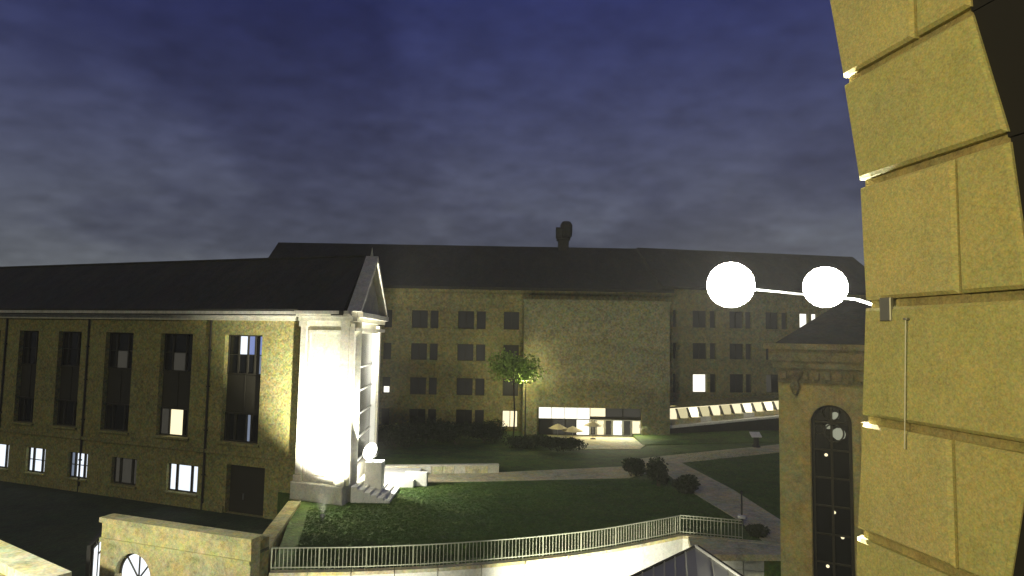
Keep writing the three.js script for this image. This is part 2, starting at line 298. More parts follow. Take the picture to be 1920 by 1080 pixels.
  mesh('raking_cornice', rake(-0.4, Wd / 2), M.limeTrim, hall); mesh('raking_cornice', rake(Wd + 0.4, Wd / 2), M.limeTrim, hall);
  mesh('finial', new THREE.ConeGeometry(0.12, 0.7, 6).translate(...Pt(Wd / 2, ap + 0.3, 0.3).toArray()), M.limeTrim, hall);
  const r1 = Pt(Wd / 2, ap - 0.02, -0.12), r2 = r1.clone().add(V(left, 0, 0)), e1 = Pt(-0.3, ey + 0.02, -0.12).add(V(0, 0, 0.4)), e2 = V(left, ey + 0.02, back + 0.6), e1b = V(xp, ey + 0.02, back + 0.6);
  const th = V(0, -0.3, 0);
  mesh('roof', [hull8([e2, e1b, r1, r2], [e2, e1b, r1, r2].map((p) => p.clone().add(th))), hull8([e1b, e1, r1, r1.clone().add(V(-0.01, 0, 0))], [e1b, e1, r1, r1.clone().add(V(-0.01, 0, 0))].map((p) => p.clone().add(th)))], M.slate, hall);
  const f1 = Pt(Wd + 0.3, ey, -0.12), f2 = f1.clone().add(V(left, 0, 0));
  mesh('roof', hull8([f1, f2, r2, r1], [f1, f2, r2, r1].map((p) => p.clone().add(th))), M.slate, hall);
  mesh('ridge_cap', bar(r1.clone().add(V(-0.1, 0.02, 0)), r2, 0.12, 6), M.slate, hall);
  mesh('gutter', span(left, xp - 0.4, eave + 0.37, eave + 0.5, back + 0.42, back + 0.62), M.slate, hall);
}
{ // stairs and platform in front of the portico
  const c = corner, st = thing('entrance_stairs', 'brightly floodlit stone steps and platform at the foot of the portico', 'stairs', V(c.x, 0, c.z));
  for (let k = 0; k < 6; k++) mesh('step', bev(0.4, 0.16 * (6 - k), 3.6, 0.02, 0.55 + k * 0.4, 0.08 * (6 - k) , -2.2), M.white, st);
  mesh('platform', bev(3.6, 0.5, 4.2, 0.03, 1.8, 0.25, -6.6), M.white, st);
  mesh('cheek_wall', bev(1.5, 0.95, 0.5, 0.03, 3.7, 0.475, -5.2), M.white, st);
}
{ // low wall behind the path
  const a = onY(722, 889, 0), b = onY(935, 886, 0), lw = thing('low_wall', 'low pale stone wall running right from the floodlit platform', 'wall', a);
  const L = b.distanceTo(a); lw.rotation.y = -Math.atan2(b.z - a.z, b.x - a.x);
  const n = 10; for (let k = 0; k < n; k++) mesh('block', bev(L / n - 0.015, 0.55, 0.4, 0.02, (k + 0.5) * L / n, 0.275, 0), k % 3 ? M.paving : M.limeTrim, lw);
  for (let k = 0; k < n; k++) mesh('coping', bev(L / n - 0.01, 0.1, 0.52, 0.02, (k + 0.5) * L / n, 0.602, 0), M.limeTrim, lw);
}
// ground floodlight that washes the portico
function spot(pos, target, color, intensity, angle, penumbra, radius = 4) {
  const s = new THREE.SpotLight(color, intensity, 0, angle, penumbra, 2); s.position.copy(pos); s.target.position.copy(target); s.castShadow = true; s.shadow.radius = radius; scene.add(s, s.target); return s;
}
function lampAt(pos, color, intensity, radius) { const l = new THREE.PointLight(color, intensity); l.position.copy(pos); l.castShadow = true; l.shadow.radius = radius; scene.add(l); return l; }
const rgb = (r, g, b) => new THREE.Color().setRGB(r, g, b);
function floodHead(parent, pos, target, r, deep, lensMat, name = 'housing') { // round floodlight: housing, rim, glowing lens, yoke
  const d = target.clone().sub(pos).normalize(), q = new THREE.Quaternion().setFromUnitVectors(V(0, 1, 0), d);
  const put = (g) => g.applyQuaternion(q).translate(pos.x, pos.y, pos.z);
  mesh(name, put(lathe([[0.001, -deep], [r * 0.45, -deep], [r * 0.6, -deep * 0.8], [r * 0.95, -0.03], [r * 1.06, -0.02], [r * 1.06, 0.02], [r, 0.02], [r, 0]])), M.metal, parent);
  mesh('lens', put(lathe([[0.001, 0.03 + r * 0.12], [r * 0.5, 0.02 + r * 0.1], [r * 0.9, 0.022], [r, 0.005]])), lensMat, parent);
}
{
  const p = atD(694, 846, 42);
  const fl = thing('portico_floodlight', 'glaring white floodlight on a pedestal right of the portico', 'floodlight', V(0, 0, 0));
  floodHead(fl, p, p.clone().add(V(-1.0, 0.9, 1.6)), 0.55, 0.5, M.lamp);
  mesh('pedestal', bev(1.1, p.y - 0.75, 1.0, 0.04).translate(p.x + 0.3, 0.1 + (p.y - 0.75) / 2, p.z - 0.2), M.white, fl);
  mesh('stand', bar(V(p.x + 0.2, p.y - 0.7, p.z - 0.2), V(p.x + 0.1, p.y - 0.2, p.z - 0.1), 0.06), M.metal, fl);
  lampAt(atD(702, 846, 43.4), rgb(1, 0.98, 0.9), 120, 6);
  spot(p.clone().add(V(-0.2, 0.5, 0.5)), p.clone().add(V(-2.0, 5.0, -1.4)), rgb(1, 0.98, 0.88), 2600, 1.0, 1, 8);
  const g = LB.world(V(0.9, 0.25, 3.2)), gt = LB.world(V(-1.5, 4.4, 0)), ul = thing('ground_uplight', 'low uplight on the grass at the corner of the portico', 'floodlight', V(0, 0, 0));
  floodHead(ul, g, gt, 0.13, 0.16, M.lamp);
  mesh('bracket', [bar(V(g.x, -0.02, g.z), V(g.x, g.y - 0.1, g.z), 0.04)], M.metal, ul);
  spot(g.clone().add(gt.clone().sub(g).normalize().multiplyScalar(0.12)), gt, rgb(1, 0.98, 0.88), 3000, 0.6, 1, 6);
}

// ---------------------------------------------------------------- far building
const FD = 71, fo = V(0, 0, -FD), FB = frame(fo, 0);
const far = thing('office_block', 'long four storey stone block with dark roof closing the court', 'building', fo);
{
  const x = (px) => FB.hit(px, 640).x, y = (py) => FB.hit(860, py).y;
  const x0 = x(470), x1 = x(1262), eave = y(543);
  const rows = [[583, 616], [645, 676], [709, 741], [768, 800]].map(([a, b]) => [y(b), y(a)]);
  const cols = [[597, 627], [634, 648], [686, 714], [719, 734], [771, 801], [806, 821], [858, 888], [893, 910], [944, 973]];
  const holes = []; rows.forEach(([a, b]) => cols.forEach(([c, d]) => holes.push([x(c), x(d), a, b])));
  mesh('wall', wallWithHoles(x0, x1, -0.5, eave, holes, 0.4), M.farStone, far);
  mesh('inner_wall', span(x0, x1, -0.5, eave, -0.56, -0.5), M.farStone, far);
  rows.forEach(([a, b], r) => cols.forEach(([c, d], k) => {
    const lit = r === 3 && k === 8 ? M.litWarm : r === 2 && k === 3 ? M.glassFar : M.glassFar;
    windowSet(far, x(c), x(d), a, b, -0.33, d - c > 20 ? [[1, lit], [1, r === 3 && k === 8 ? M.litWarm : M.glassFar]] : [[1, lit]], { f: 0.07, mu: 0.08 });
  }));
  rows.forEach(([a], r) => mesh('sill_band', span(x0, x1, a - 0.22, a - 0.05, 0, 0.1), M.farStone, far));
  mesh('cornice', [span(x0, x1, eave - 0.25, eave + 0.05, -0.4, 0.35), span(x0, x1, eave + 0.052, eave + 0.3, -0.4, 0.55)], M.farStone, far);
  const ridge = atD(900, 461, FD + 7).y;
  mesh('roof', hull8([V(x0, eave + 0.3, 0.6), V(x1, eave + 0.3, 0.6), V(x1, ridge, -7), V(x0, ridge, -7)], [V(x0, eave, 0.55), V(x1, eave, 0.55), V(x1, ridge - 0.4, -7), V(x0, ridge - 0.4, -7)]), M.slate, far);
  mesh('roof', hull8([V(x1, eave + 0.3, -14), V(x0, eave + 0.3, -14), V(x0, ridge, -7.01), V(x1, ridge, -7.01)], [V(x1, eave, -14), V(x0, eave, -14), V(x0, ridge - 0.4, -7.01), V(x1, ridge - 0.4, -7.01)]), M.slate, far);
  mesh('gable_wall', span(x0 - 0.3, x0, -0.5, eave, -13, 0), M.farStone, far);
  // small lit points in dark rooms
  mesh('lit_lamp_pane', span(x(722), x(732), y(738), y(727), -0.25, -0.2), M.litWhite, far);
  // projecting blank block over the entrance
  const bz = 3, B = (px, py) => FB.hit(px, py, bz), bx0 = B(982, 640).x, bx1 = B(1256, 640).x, bt = B(1100, 567).y, bb = B(1100, 765).y;
  mesh('projecting_block', span(bx0, bx1, bb, bt, 0.42, bz), M.farBlock, far);
  mesh('parapet', span(bx0 - 0.1, bx1 + 0.1, bt, bt + 0.25, 0.3, bz + 0.12), M.farBlock, far);
  mesh('entrance_pier', span(bx0, B(1008, 700).x, -0.3, bb, 0.42, bz), M.farBlock, far);
  mesh('entrance_pier', span(B(1204, 700).x, bx1, -0.3, bb, 0.42, bz), M.farBlock, far);
  // glazed entrance under it
  const gz = 2.3, G = (px, py) => FB.hit(px, py, gz), tb = G(1100, 786).y;
  const tr = [1010, 1034, 1058, 1082, 1106];
  for (let k = 0; k < 4; k++) { const w = windowSet(far, G(tr[k], 770).x, G(tr[k + 1], 770).x, tb, bb - 0.01, gz - 0.1, [[1, M.litWhite]], { f: 0.03, fm: M.frameWhite }); w.name = 'transom_window'; }
  const tr2 = [1106, 1136, 1168, 1202];
  for (let k = 0; k < 3; k++) { const w = windowSet(far, G(tr2[k], 770).x, G(tr2[k + 1], 770).x, tb + 0.25, bb - 0.01, gz - 0.1, [[1, [M.litWarm, M.litFaint, M.litFaint][k]]], { f: 0.05, fm: M.frameDark }); w.name = 'transom_window'; }
  mesh('door_lintel', span(G(1106, 780).x, G(1202, 780).x, tb, tb + 0.24, gz - 0.2, gz + 0.1), M.frameDark, far);
  const dx = [1106, 1118, 1134, 1148, 1168, 1184, 1202];
  for (let k = 0; k < 6; k++) { const w = windowSet(far, G(dx[k], 800).x, G(dx[k + 1], 800).x, 0.05, tb - 0.01, gz - 0.1, [[1, [M.litFaint, M.litWarm, M.litFaint, M.litWhite, M.litFaint, M.litWarm][k]]], { f: 0.1, fm: M.frameWhite }); w.name = 'glass_door'; mesh('door_handle', span(G(dx[k + 1], 800).x - 0.2, G(dx[k + 1], 800).x - 0.16, 0.9, 1.3, gz + 0.021, gz + 0.06), M.metal, w); }
  const sx = [1010, 1036, 1060, 1080, 1106];
  for (let k = 0; k < 4; k++) { const w = windowSet(far, G(sx[k], 800).x, G(sx[k + 1], 800).x, 0.05, tb - 0.01, gz - 0.1, [[1, [M.glassFar, M.litFaint, M.litFaint, M.litWhite][k]]], { f: 0.06 }); w.name = 'side_window'; }
}
{ // soft light from the glazed entrance onto the terrace
  const a = FB.world(FB.hit(1150, 790, 3.3));
  const ra = new THREE.RectAreaLight(rgb(1, 0.93, 0.7), 12, 7, 1.6); ra.position.copy(a); ra.position.z += 0.1; ra.position.y = 1.6; ra.lookAt(a.x + 0.3, -0.8, a.z + 5); scene.add(ra);
}
{ // chimney with a bulging cowl on the ridge
  const p = atD(1056, 466, FD + 7), ch = thing('chimney_cowl', 'dark chimney with lopsided cowl silhouetted on the far ridge', 'chimney', V(p.x, p.y - 0.9, p.z));
  mesh('stack', bev(1.25, 1.9, 1.3, 0.06, 0, 0.95, 0), M.slate, ch);
  mesh('stack_cap', bev(1.6, 0.22, 1.55, 0.05, 0, 2.01, 0), M.slate, ch);
  mesh('cowl', lathe([[0.001, 0], [0.45, 0.02], [0.7, 0.3], [0.78, 0.9], [0.76, 1.7], [0.5, 2.1], [0.001, 2.2]], 10).translate(0.35, 2.12, 0), M.slate, ch);
  mesh('cowl_hood', bev(0.75, 1.35, 0.8, 0.12, -0.55, 2.8, 0), M.slate, ch);
}
// ---------------------------------------------------------------- right wing of the far building, swinging back
const RWo = FB.world(FB.hit(1256, 640, 0)).setY(0), RW = frame(RWo, THREE.MathUtils.degToRad(10));
const wing = thing('office_wing', 'right hand stone wing with one bright warm window on its third row', 'building', RWo, RW.turn);
{
  const x = (px) => RW.hit(px, 640).x, y = (py) => RW.hit(1300, py).y;
  const x1 = x(1680), eave = y(544);
  const rows = [[582, 614], [643, 673], [701, 736]].map(([a, b]) => [y(b), y(a)]);
  const cols = [[1259, 1268], [1299, 1325], [1331, 1342], [1368, 1394], [1398, 1409], [1436, 1460], [1466, 1476], [1500, 1516], [1522, 1533]].map(([a, b]) => [x(a), x(b)]);
  const holes = []; rows.forEach(([a, b]) => cols.forEach(([c, d]) => holes.push([c, d, a, b])));
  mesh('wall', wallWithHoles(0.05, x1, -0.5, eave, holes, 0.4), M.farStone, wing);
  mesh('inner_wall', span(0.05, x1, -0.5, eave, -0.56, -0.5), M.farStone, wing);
  rows.forEach(([a, b], r) => cols.forEach(([c, d], k) => {
    const lit = r === 2 && k === 1 ? M.litWhite : r === 0 && k >= 7 ? M.litWhite : r === 2 && k === 5 ? M.litFaint : M.glassFar;
    windowSet(wing, c, d, a, b, -0.33, d - c > 1.2 && lit !== M.litWhite ? [[1, lit], [1, M.glassFar]] : [[1, lit]], { f: 0.07, mu: 0.08 });
  }));
  rows.forEach(([a]) => mesh('sill_band', span(0.05, x1, a - 0.22, a - 0.05, 0, 0.1), M.farStone, wing));
  mesh('cornice', [span(0.05, x1, eave - 0.25, eave + 0.05, -0.4, 0.35), span(0.05, x1, eave + 0.052, eave + 0.3, -0.4, 0.55)], M.farStone, wing);
  const rg = atD(1256, 466, FD + 7).y;
  mesh('roof', hull8([V(-1.2, eave + 0.3, 0.6), V(x1, eave + 0.3, 0.6), V(x1, rg, -7), V(-1.2, rg, -7)], [V(-1.2, eave, 0.55), V(x1, eave, 0.55), V(x1, rg - 0.4, -7), V(-1.2, rg - 0.4, -7)]), M.slate, wing);
}
{ // sloping lit gallery in front of the right wing
  const z = 1.6, n = 13, A = RW.hit(1210, 802, z), Bp = RW.hit(1474, 776, z), T0 = RW.hit(1210, 769, z), T1 = RW.hit(1474, 750, z);
  const gal = thing('lit_gallery', 'long low gallery with a row of warm glowing bays and slanted fins', 'gallery', RWo, RW.turn);
  const L = (a, b, t) => a + (b - a) * t;
  for (let k = 0; k < n; k++) {
    const t0 = k / n, t1 = (k + 1) / n, xa = L(A.x, Bp.x, t0), xb = L(A.x, Bp.x, t1), ya = L(A.y, Bp.y, (t0 + t1) / 2), yb = L(T0.y, T1.y, (t0 + t1) / 2), h = yb - ya, ym = ya + h * 0.32;
    const lit = [M.litFaint, M.litWarm, M.litFaint, M.litMid, M.litWarm, M.litMid][k % 6];
    mesh('bay_panel', span(xa + 0.05, xb - 0.05, ym, yb, z - 0.5, z - 0.42), [M.galleryDim, M.galleryBright, M.galleryMid, M.galleryDim, M.galleryBright, M.galleryDim, M.galleryMid, M.galleryDim, M.galleryMid, M.galleryBright, M.galleryMid, M.galleryBright, M.galleryMid][k], gal);
    mesh('bay_base', bev(xb - xa - 0.02, ym - ya, 0.5, 0.03, (xa + xb) / 2, (ya + ym) / 2, z - 0.26), k % 4 === 1 ? M.white : M.paving, gal);
    mesh('fin', hull8([V(xa - 0.3, yb, z - 0.1), V(xa - 0.2, yb, z - 0.1), V(xa + 0.16, ym, z + 0.1), V(xa + 0.06, ym, z + 0.1)], [V(xa - 0.3, yb, z - 0.45), V(xa - 0.2, yb, z - 0.45), V(xa + 0.16, ym, z - 0.45), V(xa + 0.06, ym, z - 0.45)]), M.frameDark, gal);
  }
  mesh('gallery_roof', hull8([V(A.x - 0.3, T0.y + 0.02, z + 0.3), V(Bp.x, T1.y + 0.02, z + 0.3), V(Bp.x, T1.y + 0.2, 0.12), V(A.x - 0.3, T0.y + 0.2, 0.12)], [V(A.x - 0.3, T0.y + 0.22, z + 0.3), V(Bp.x, T1.y + 0.22, z + 0.3), V(Bp.x, T1.y + 0.45, 0.12), V(A.x - 0.3, T0.y + 0.45, 0.12)]), M.farStone, gal);
  const s0 = V(A.x, T0.y - 0.02, z + 0.12), s1 = V(Bp.x - 0.2, T1.y - 0.02, z + 0.12);
  mesh('added_strip_lamp', bar(s0, s1, 0.035, 6), M.litWarm, gal);  // added strip, brightens the ledge below the bays
  const sm = s0.clone().lerp(s1, 0.5), ra = new THREE.RectAreaLight(rgb(1, 0.92, 0.66), 9, s0.distanceTo(s1), 0.08), wp = RW.world(sm.clone().add(V(0, -0.05, 0.05)));
  ra.position.copy(wp); ra.lookAt(RW.world(sm.clone().add(V(0, -1.4, 0.45)))); scene.add(ra);
  mesh('ledge', hull8([V(A.x - 0.6, A.y - 0.25, z + 0.7), V(Bp.x, Bp.y - 0.25, z + 0.7), V(Bp.x, Bp.y - 0.05, z + 0.7), V(A.x - 0.6, A.y - 0.05, z + 0.7)], [V(A.x - 0.6, A.y - 0.25, z - 0.5), V(Bp.x, Bp.y - 0.25, z - 0.5), V(Bp.x, Bp.y - 0.02, z - 0.5), V(A.x - 0.6, A.y - 0.02, z - 0.5)]), M.white, gal);
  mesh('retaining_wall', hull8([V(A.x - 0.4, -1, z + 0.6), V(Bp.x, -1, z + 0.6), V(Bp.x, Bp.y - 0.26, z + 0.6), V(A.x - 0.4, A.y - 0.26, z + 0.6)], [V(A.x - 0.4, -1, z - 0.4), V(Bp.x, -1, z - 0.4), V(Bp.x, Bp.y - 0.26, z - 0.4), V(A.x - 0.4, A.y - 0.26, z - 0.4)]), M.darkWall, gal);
}

// ---------------------------------------------------------------- buttress close by on the right
const BA = 3.4, bdir = V(-0.19, 0, -1).normalize();          // the face runs away from the eye along bdir
const BUo = V(BA - 0.19 * 5.2, 0, -5.2), BU = frame(BUo, Math.atan2(-bdir.z, bdir.x) + Math.PI);
const butt = thing('stone_buttress', 'close ashlar buttress of huge blocks with deep joints along the right edge', 'wall', V(BUo.x, 0, BUo.z), BU.turn);
{
  const h = (px, py) => BU.hit(px, py);
  // joint levels: read at the middle of the face
  const lv = [[1780, 40], [1780, 290], [1780, 560], [1780, 816], [1780, 1073]].map(([x, y]) => h(x, y).y);
  const step = (lv[0] - lv[4]) / 4, top = lv[0] + step, levels = [top + step, top, ...lv, lv[4] - step, lv[4] - 2 * step, lv[4] - 3 * step];
  // far and near edge by row (set-offs: the buttress is stepped), vertical joints by row
  const edgeF = [1532, 1552, 1583, 1606, 1617, 1618, 1600, 1590, 1580], edgeN = [1800, 1806, 1852, 1908, 1938, 1938, 1908, 1850, 1800], edgeM = [640, 200, 100, 180, 420, 700, 920, 1080, 1080];
  const joints = { 1: 1708, 3: 1782, 5: 1776, 7: 1770 };
  const yPix = [-600, -160, 40, 165, 425, 690, 945, 1200, 1400];
  const J = 0.06, D = 0.5;
  const sh = thing('shade_backing', 'near black shutter added for the shade past the near edge of the buttress', 'backing', V(BUo.x, 0, BUo.z), BU.turn);  // dark panels added where only shade lies beyond the stones
  const lerpAt = (tab, y) => { for (let i = 0; i < tab.length - 1; i++) if (y <= tab[i + 1][0] || i === tab.length - 2) { const [y0, v0] = tab[i], [y1, v1] = tab[i + 1]; return v0 + (v1 - v0) * (y - y0) / (y1 - y0); } };
  const farTab = [[CAMY - 6, h(1590, 1080).x], [h(1600, 1080).y, h(1600, 1080).x], [h(1612, 820).y, h(1612, 820).x], [h(1619, 560).y, h(1619, 560).x], [h(1606, 300).y, h(1606, 300).x], [h(1552, 0).y, h(1552, 0).x], [CAMY + 6, h(1500, -200).x]];
  const nearTab = [[CAMY - 6, h(1840, 1080).x], [h(1886, 1080).y, h(1886, 1080).x], [h(1926, 850).y, h(1926, 850).x], [h(1932, 600).y, h(1932, 600).x], [h(1908, 330).y, h(1908, 330).x], [h(1812, 0).y, h(1812, 0).x], [CAMY + 6, h(1760, -200).x]];
  for (let r = 0; r < levels.length - 1; r++) {
    const y1 = levels[r] - J / 2, y0 = levels[r + 1] + J / 2;
    const f0 = lerpAt(farTab, y0), f1 = lerpAt(farTab, y1), n0 = lerpAt(nearTab, y0), n1 = lerpAt(nearTab, y1);
    const sg = Math.sign(n0 - f0), c = joints[r] ? h(joints[r], Math.max(-100, Math.min(1080, yPix[r]))).x : 0, e = 0.022;
    const rowsX = joints[r] ? [[f0, f1, c - sg * J * 0.2, c - sg * J * 0.2], [c + sg * J * 0.2, c + sg * J * 0.2, n0, n1]] : [[f0, f1, n0, n1]];
    rowsX.forEach(([a0, a1, b0, b1], k) => {
      const P = [[a0 + sg * e, y0 + e], [b0 - sg * e, y0 + e], [b1 - sg * e, y1 - e], [a1 + sg * e, y1 - e]].map((p) => new THREE.Vector2(...p));
      const g = new THREE.ExtrudeGeometry(new THREE.Shape(sg > 0 ? P : P.reverse()), { depth: D - 2 * e, bevelThickness: e, bevelSize: e, bevelSegments: 1 }).translate(0, 0, -D + e + rr(-0.004, 0.004));
      mesh('stone', g, (r + k) % 2 ? M.ashlar : M.ashlarB, butt);
    });
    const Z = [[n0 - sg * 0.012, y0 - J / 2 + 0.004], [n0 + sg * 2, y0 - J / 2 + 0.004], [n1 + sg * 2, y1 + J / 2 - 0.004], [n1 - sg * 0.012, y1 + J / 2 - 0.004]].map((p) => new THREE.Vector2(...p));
    mesh('shade_strip', new THREE.ExtrudeGeometry(new THREE.Shape(sg > 0 ? Z : Z.reverse()), { depth: 0.3, bevelEnabled: false }).translate(0, 0, -0.335), M.shadeBlack, sh);
    const a = Math.min(f0, n0) + 0.012, b = Math.max(f0, n0) - 0.012;
    mesh('mortar_bed', span(a, b, y0 - J, y1, -D - 0.1, -0.055), M.mortar, butt);
  }
  // thin pale cable hanging down the face
  const c0 = h(1703, 598), c1 = h(1701, 842), cb = thing('hanging_cable', 'thin pale cable hanging down the buttress face', 'cable', V(BUo.x, 0, BUo.z), BU.turn);
  mesh('cable', bar(V(c0.x, c0.y, 0.02), V(c1.x, c1.y, 0.02), 0.0035, 6), M.frameWhite, cb);
  mesh('clip', bev(0.03, 0.015, 0.03, 0.003, c0.x, c0.y, 0.014), M.metal, cb);
}
// ---------------------------------------------------------------- two glaring floodlights on an arm
{
  const root = BU.world(BU.hit(1662, 580)), elbow = atD(1608, 562, 5.5), tip = atD(1366, 537, 7.2), mid = atD(1548, 537, 5.55);
  const arm = thing('steel_bracket', 'thin steel arm reaching out from the buttress to the two floodlights', 'bracket', V(0, 0, 0));
  mesh('strut', bar(root, elbow, 0.012, 8), M.metal, arm); mesh('beam', bar(elbow, tip.clone().add(V(0.05, 0.0, -0.1)), 0.012, 8), M.metal, arm);
  mesh('wall_plate', bev(0.1, 0.16, 0.03, 0.006).applyQuaternion(new THREE.Quaternion().setFromAxisAngle(V(0, 1, 0), BU.turn)).translate(root.x, root.y, root.z), M.metal, arm);
  const heads = [[1370, 534, 7.2, 0.245, 'larger glaring white floodlight at the outer end of the arm'], [1547, 538, 5.9, 0.18, 'smaller glaring white floodlight on the arm beside the buttress']];
  heads.forEach(([px, py, d, r, label], i) => {
    const p = atD(px, py, d), t = V(0, CAMY - 1.0, 0), fl = thing('floodlight', label, 'floodlight', V(0, 0, 0), 0, 'floodlights on the arm');
    floodHead(fl, p, t, r, r * 0.9, M.lamp);
    mesh('yoke', new THREE.TorusGeometry(r * 0.8, 0.012, 6, 20, Math.PI).rotateZ(Math.PI).translate(p.x, p.y, p.z - r * 0.5), M.metal, fl);
    lampAt(p.clone().add(t.clone().sub(p).normalize().multiplyScalar(r * 0.16 + 0.06)), rgb(1, 0.97, 0.86), i ? 150 : 230, 6);
  });
}
// ---------------------------------------------------------------- chapel wing with the tall arched window
{
  const o = atD(1462, 900, 18).setY(0), CW = frame(o, THREE.MathUtils.degToRad(-27)), H = (px, py, z = 0) => CW.hit(px, py, z);
  const cw = thing('chapel_wing', 'stone wing with tall arched window, deep cornice and dark hipped roof', 'building', o, CW.turn);
  const xr = H(1660, 900).x, top = H(1540, 716).y, wx0 = H(1522, 900).x, wx1 = H(1600, 900).x, spring = H(1560, 795).y, wb = -1.5;
  mesh('wall', wallWithHoles(0, xr, -4, top, [[wx0, wx1, wb, spring, true]], 0.5), M.ashlarFar, cw);
  mesh('inner_wall', span(0.1, xr - 0.1, -4, top - 0.1, -0.72, -0.66), M.ashlarFar, cw);
  mesh('side_wall', span(0, 0.4, -4, top, -9, -0.501), M.ashlarFar, cw);
  const w = wx1 - wx0, cx = (wx0 + wx1) / 2, R = w / 2;
  // moulded surround
  const ring = (r0, r1, d) => { const s = new THREE.Shape(); s.moveTo(-r1, wb - spring); s.lineTo(-r1, 0); s.absarc(0, 0, r1, Math.PI, 0, true); s.lineTo(r1, wb - spring); s.lineTo(r0, wb - spring); s.lineTo(r0, 0); s.absarc(0, 0, r0, 0, Math.PI, false); s.lineTo(-r0, wb - spring); s.closePath(); return new THREE.ExtrudeGeometry(s, { depth: d, bevelEnabled: false, curveSegments: 16 }).translate(cx, spring, 0); };
  mesh('arch_surround', ring(R + 0.02, R + 0.16, 0.07), M.ashlarFar, cw);
  const win = mesh('arched_window', ring(R - 0.08, R - 0.005, 0.14).translate(0, 0, -0.42), M.frameDark, cw);
  const gs = new THREE.Shape(); gs.moveTo(-R + 0.08, wb - spring); gs.lineTo(-R + 0.08, 0); gs.absarc(0, 0, R - 0.08, Math.PI, 0, true); gs.lineTo(R - 0.08, wb - spring); gs.closePath();
  mesh('pane', new THREE.ExtrudeGeometry(gs, { depth: 0.02, bevelEnabled: false }).translate(cx, spring, -0.4), M.glass, win);
  mesh('mullion', span(cx - 0.03, cx + 0.03, wb, spring + R - 0.1, -0.378, -0.3), M.frameDark, win);
  for (let k = 0; k < 8; k++) mesh('glazing_bar', span(cx - R + 0.09, cx + R - 0.09, spring - 0.75 * k - 0.02, spring - 0.75 * k + 0.02, -0.376, -0.33), M.frameDark, win);
  const tr = (x, y, r) => new THREE.TorusGeometry(r, 0.022, 6, 20).translate(x, y, -0.34);
  for (const g of [tr(cx + 0.06, spring - 0.28, 0.24), tr(cx - 0.3, spring - 0.2, 0.13), tr(cx, spring + 0.25, 0.2)]) mesh('tracery', g, M.frameDark, win);
  // leaded lights behind the tracery that glow, and small glints lower down put in as glowing discs
  const lit = (px, py, r) => { const p = H(px, py, -0.36); return new THREE.CircleGeometry(r, 10).translate(p.x, p.y, -0.374); };
  mesh('pane_glow', lit(1573, 814, 0.17), M.litPane, win); mesh('pane_glow', lit(1566, 780, 0.11), M.litPane, win); mesh('pane_glow', lit(1553, 800, 0.07), M.litPane, win);
  for (const [px, py] of [[1549, 853], [1564, 961], [1580, 1008], [1552, 1062]]) mesh('pane_glow', lit(px, py, 0.045), M.litWarm, win);
  // cornice in bands
  const c0 = H(1432, 690, 0.4).x, yb = (py) => H(1530, py, 0.3).y;
  mesh('cornice', [span(c0 + 0.35, xr, yb(720), yb(692), -0.2, 0.14), span(c0 + 0.22, xr, yb(692), yb(678), -0.2, 0.28), span(c0 + 0.12, xr, yb(678), yb(656), -0.2, 0.38), span(c0, xr, yb(656), yb(645), -0.2, 0.55)], M.corniceDark, cw);
  for (let k = 0; k < 9; k++) mesh('dentil', bev(0.13, 0.2, 0.16, 0.015, c0 + 0.5 + k * 0.27, yb(706), 0.21), M.corniceDark, cw);
  const rt = H(1640, 560, -2.5), rl = H(1480, 640, 0.3);
  mesh('roof', hull8([V(c0 + 0.3, yb(644), 0.3), V(xr, yb(644), 0.3), V(xr, rt.y, -3), V(xr - 0.8, rt.y, -3)], [V(c0 + 0.3, yb(650), 0.3), V(xr, yb(650), 0.3), V(xr, yb(650), -3), V(xr - 0.8, yb(650), -3)]), M.slate, cw);
  mesh('roof', hull8([V(c0 + 0.3, yb(644), -6), V(c0 + 0.3, yb(644), 0.29), V(xr - 0.8, rt.y, -3.0), V(xr - 0.8, rt.y, -3.1)], [V(c0 + 0.3, yb(650), -6), V(c0 + 0.3, yb(650), 0.29), V(xr - 0.8, yb(650), -3.0), V(xr - 0.8, yb(650), -3.1)]), M.slate, cw);
  mesh('corner_bracket', lathe([[0.001, -0.55], [0.05, -0.5], [0.13, -0.3], [0.09, -0.15], [0.2, 0], [0.22, 0.12], [0.001, 0.13]], 10).translate(H(1490, 720, 0.2).x, yb(712) + 0.1, 0.22), M.corniceDark, cw);
}
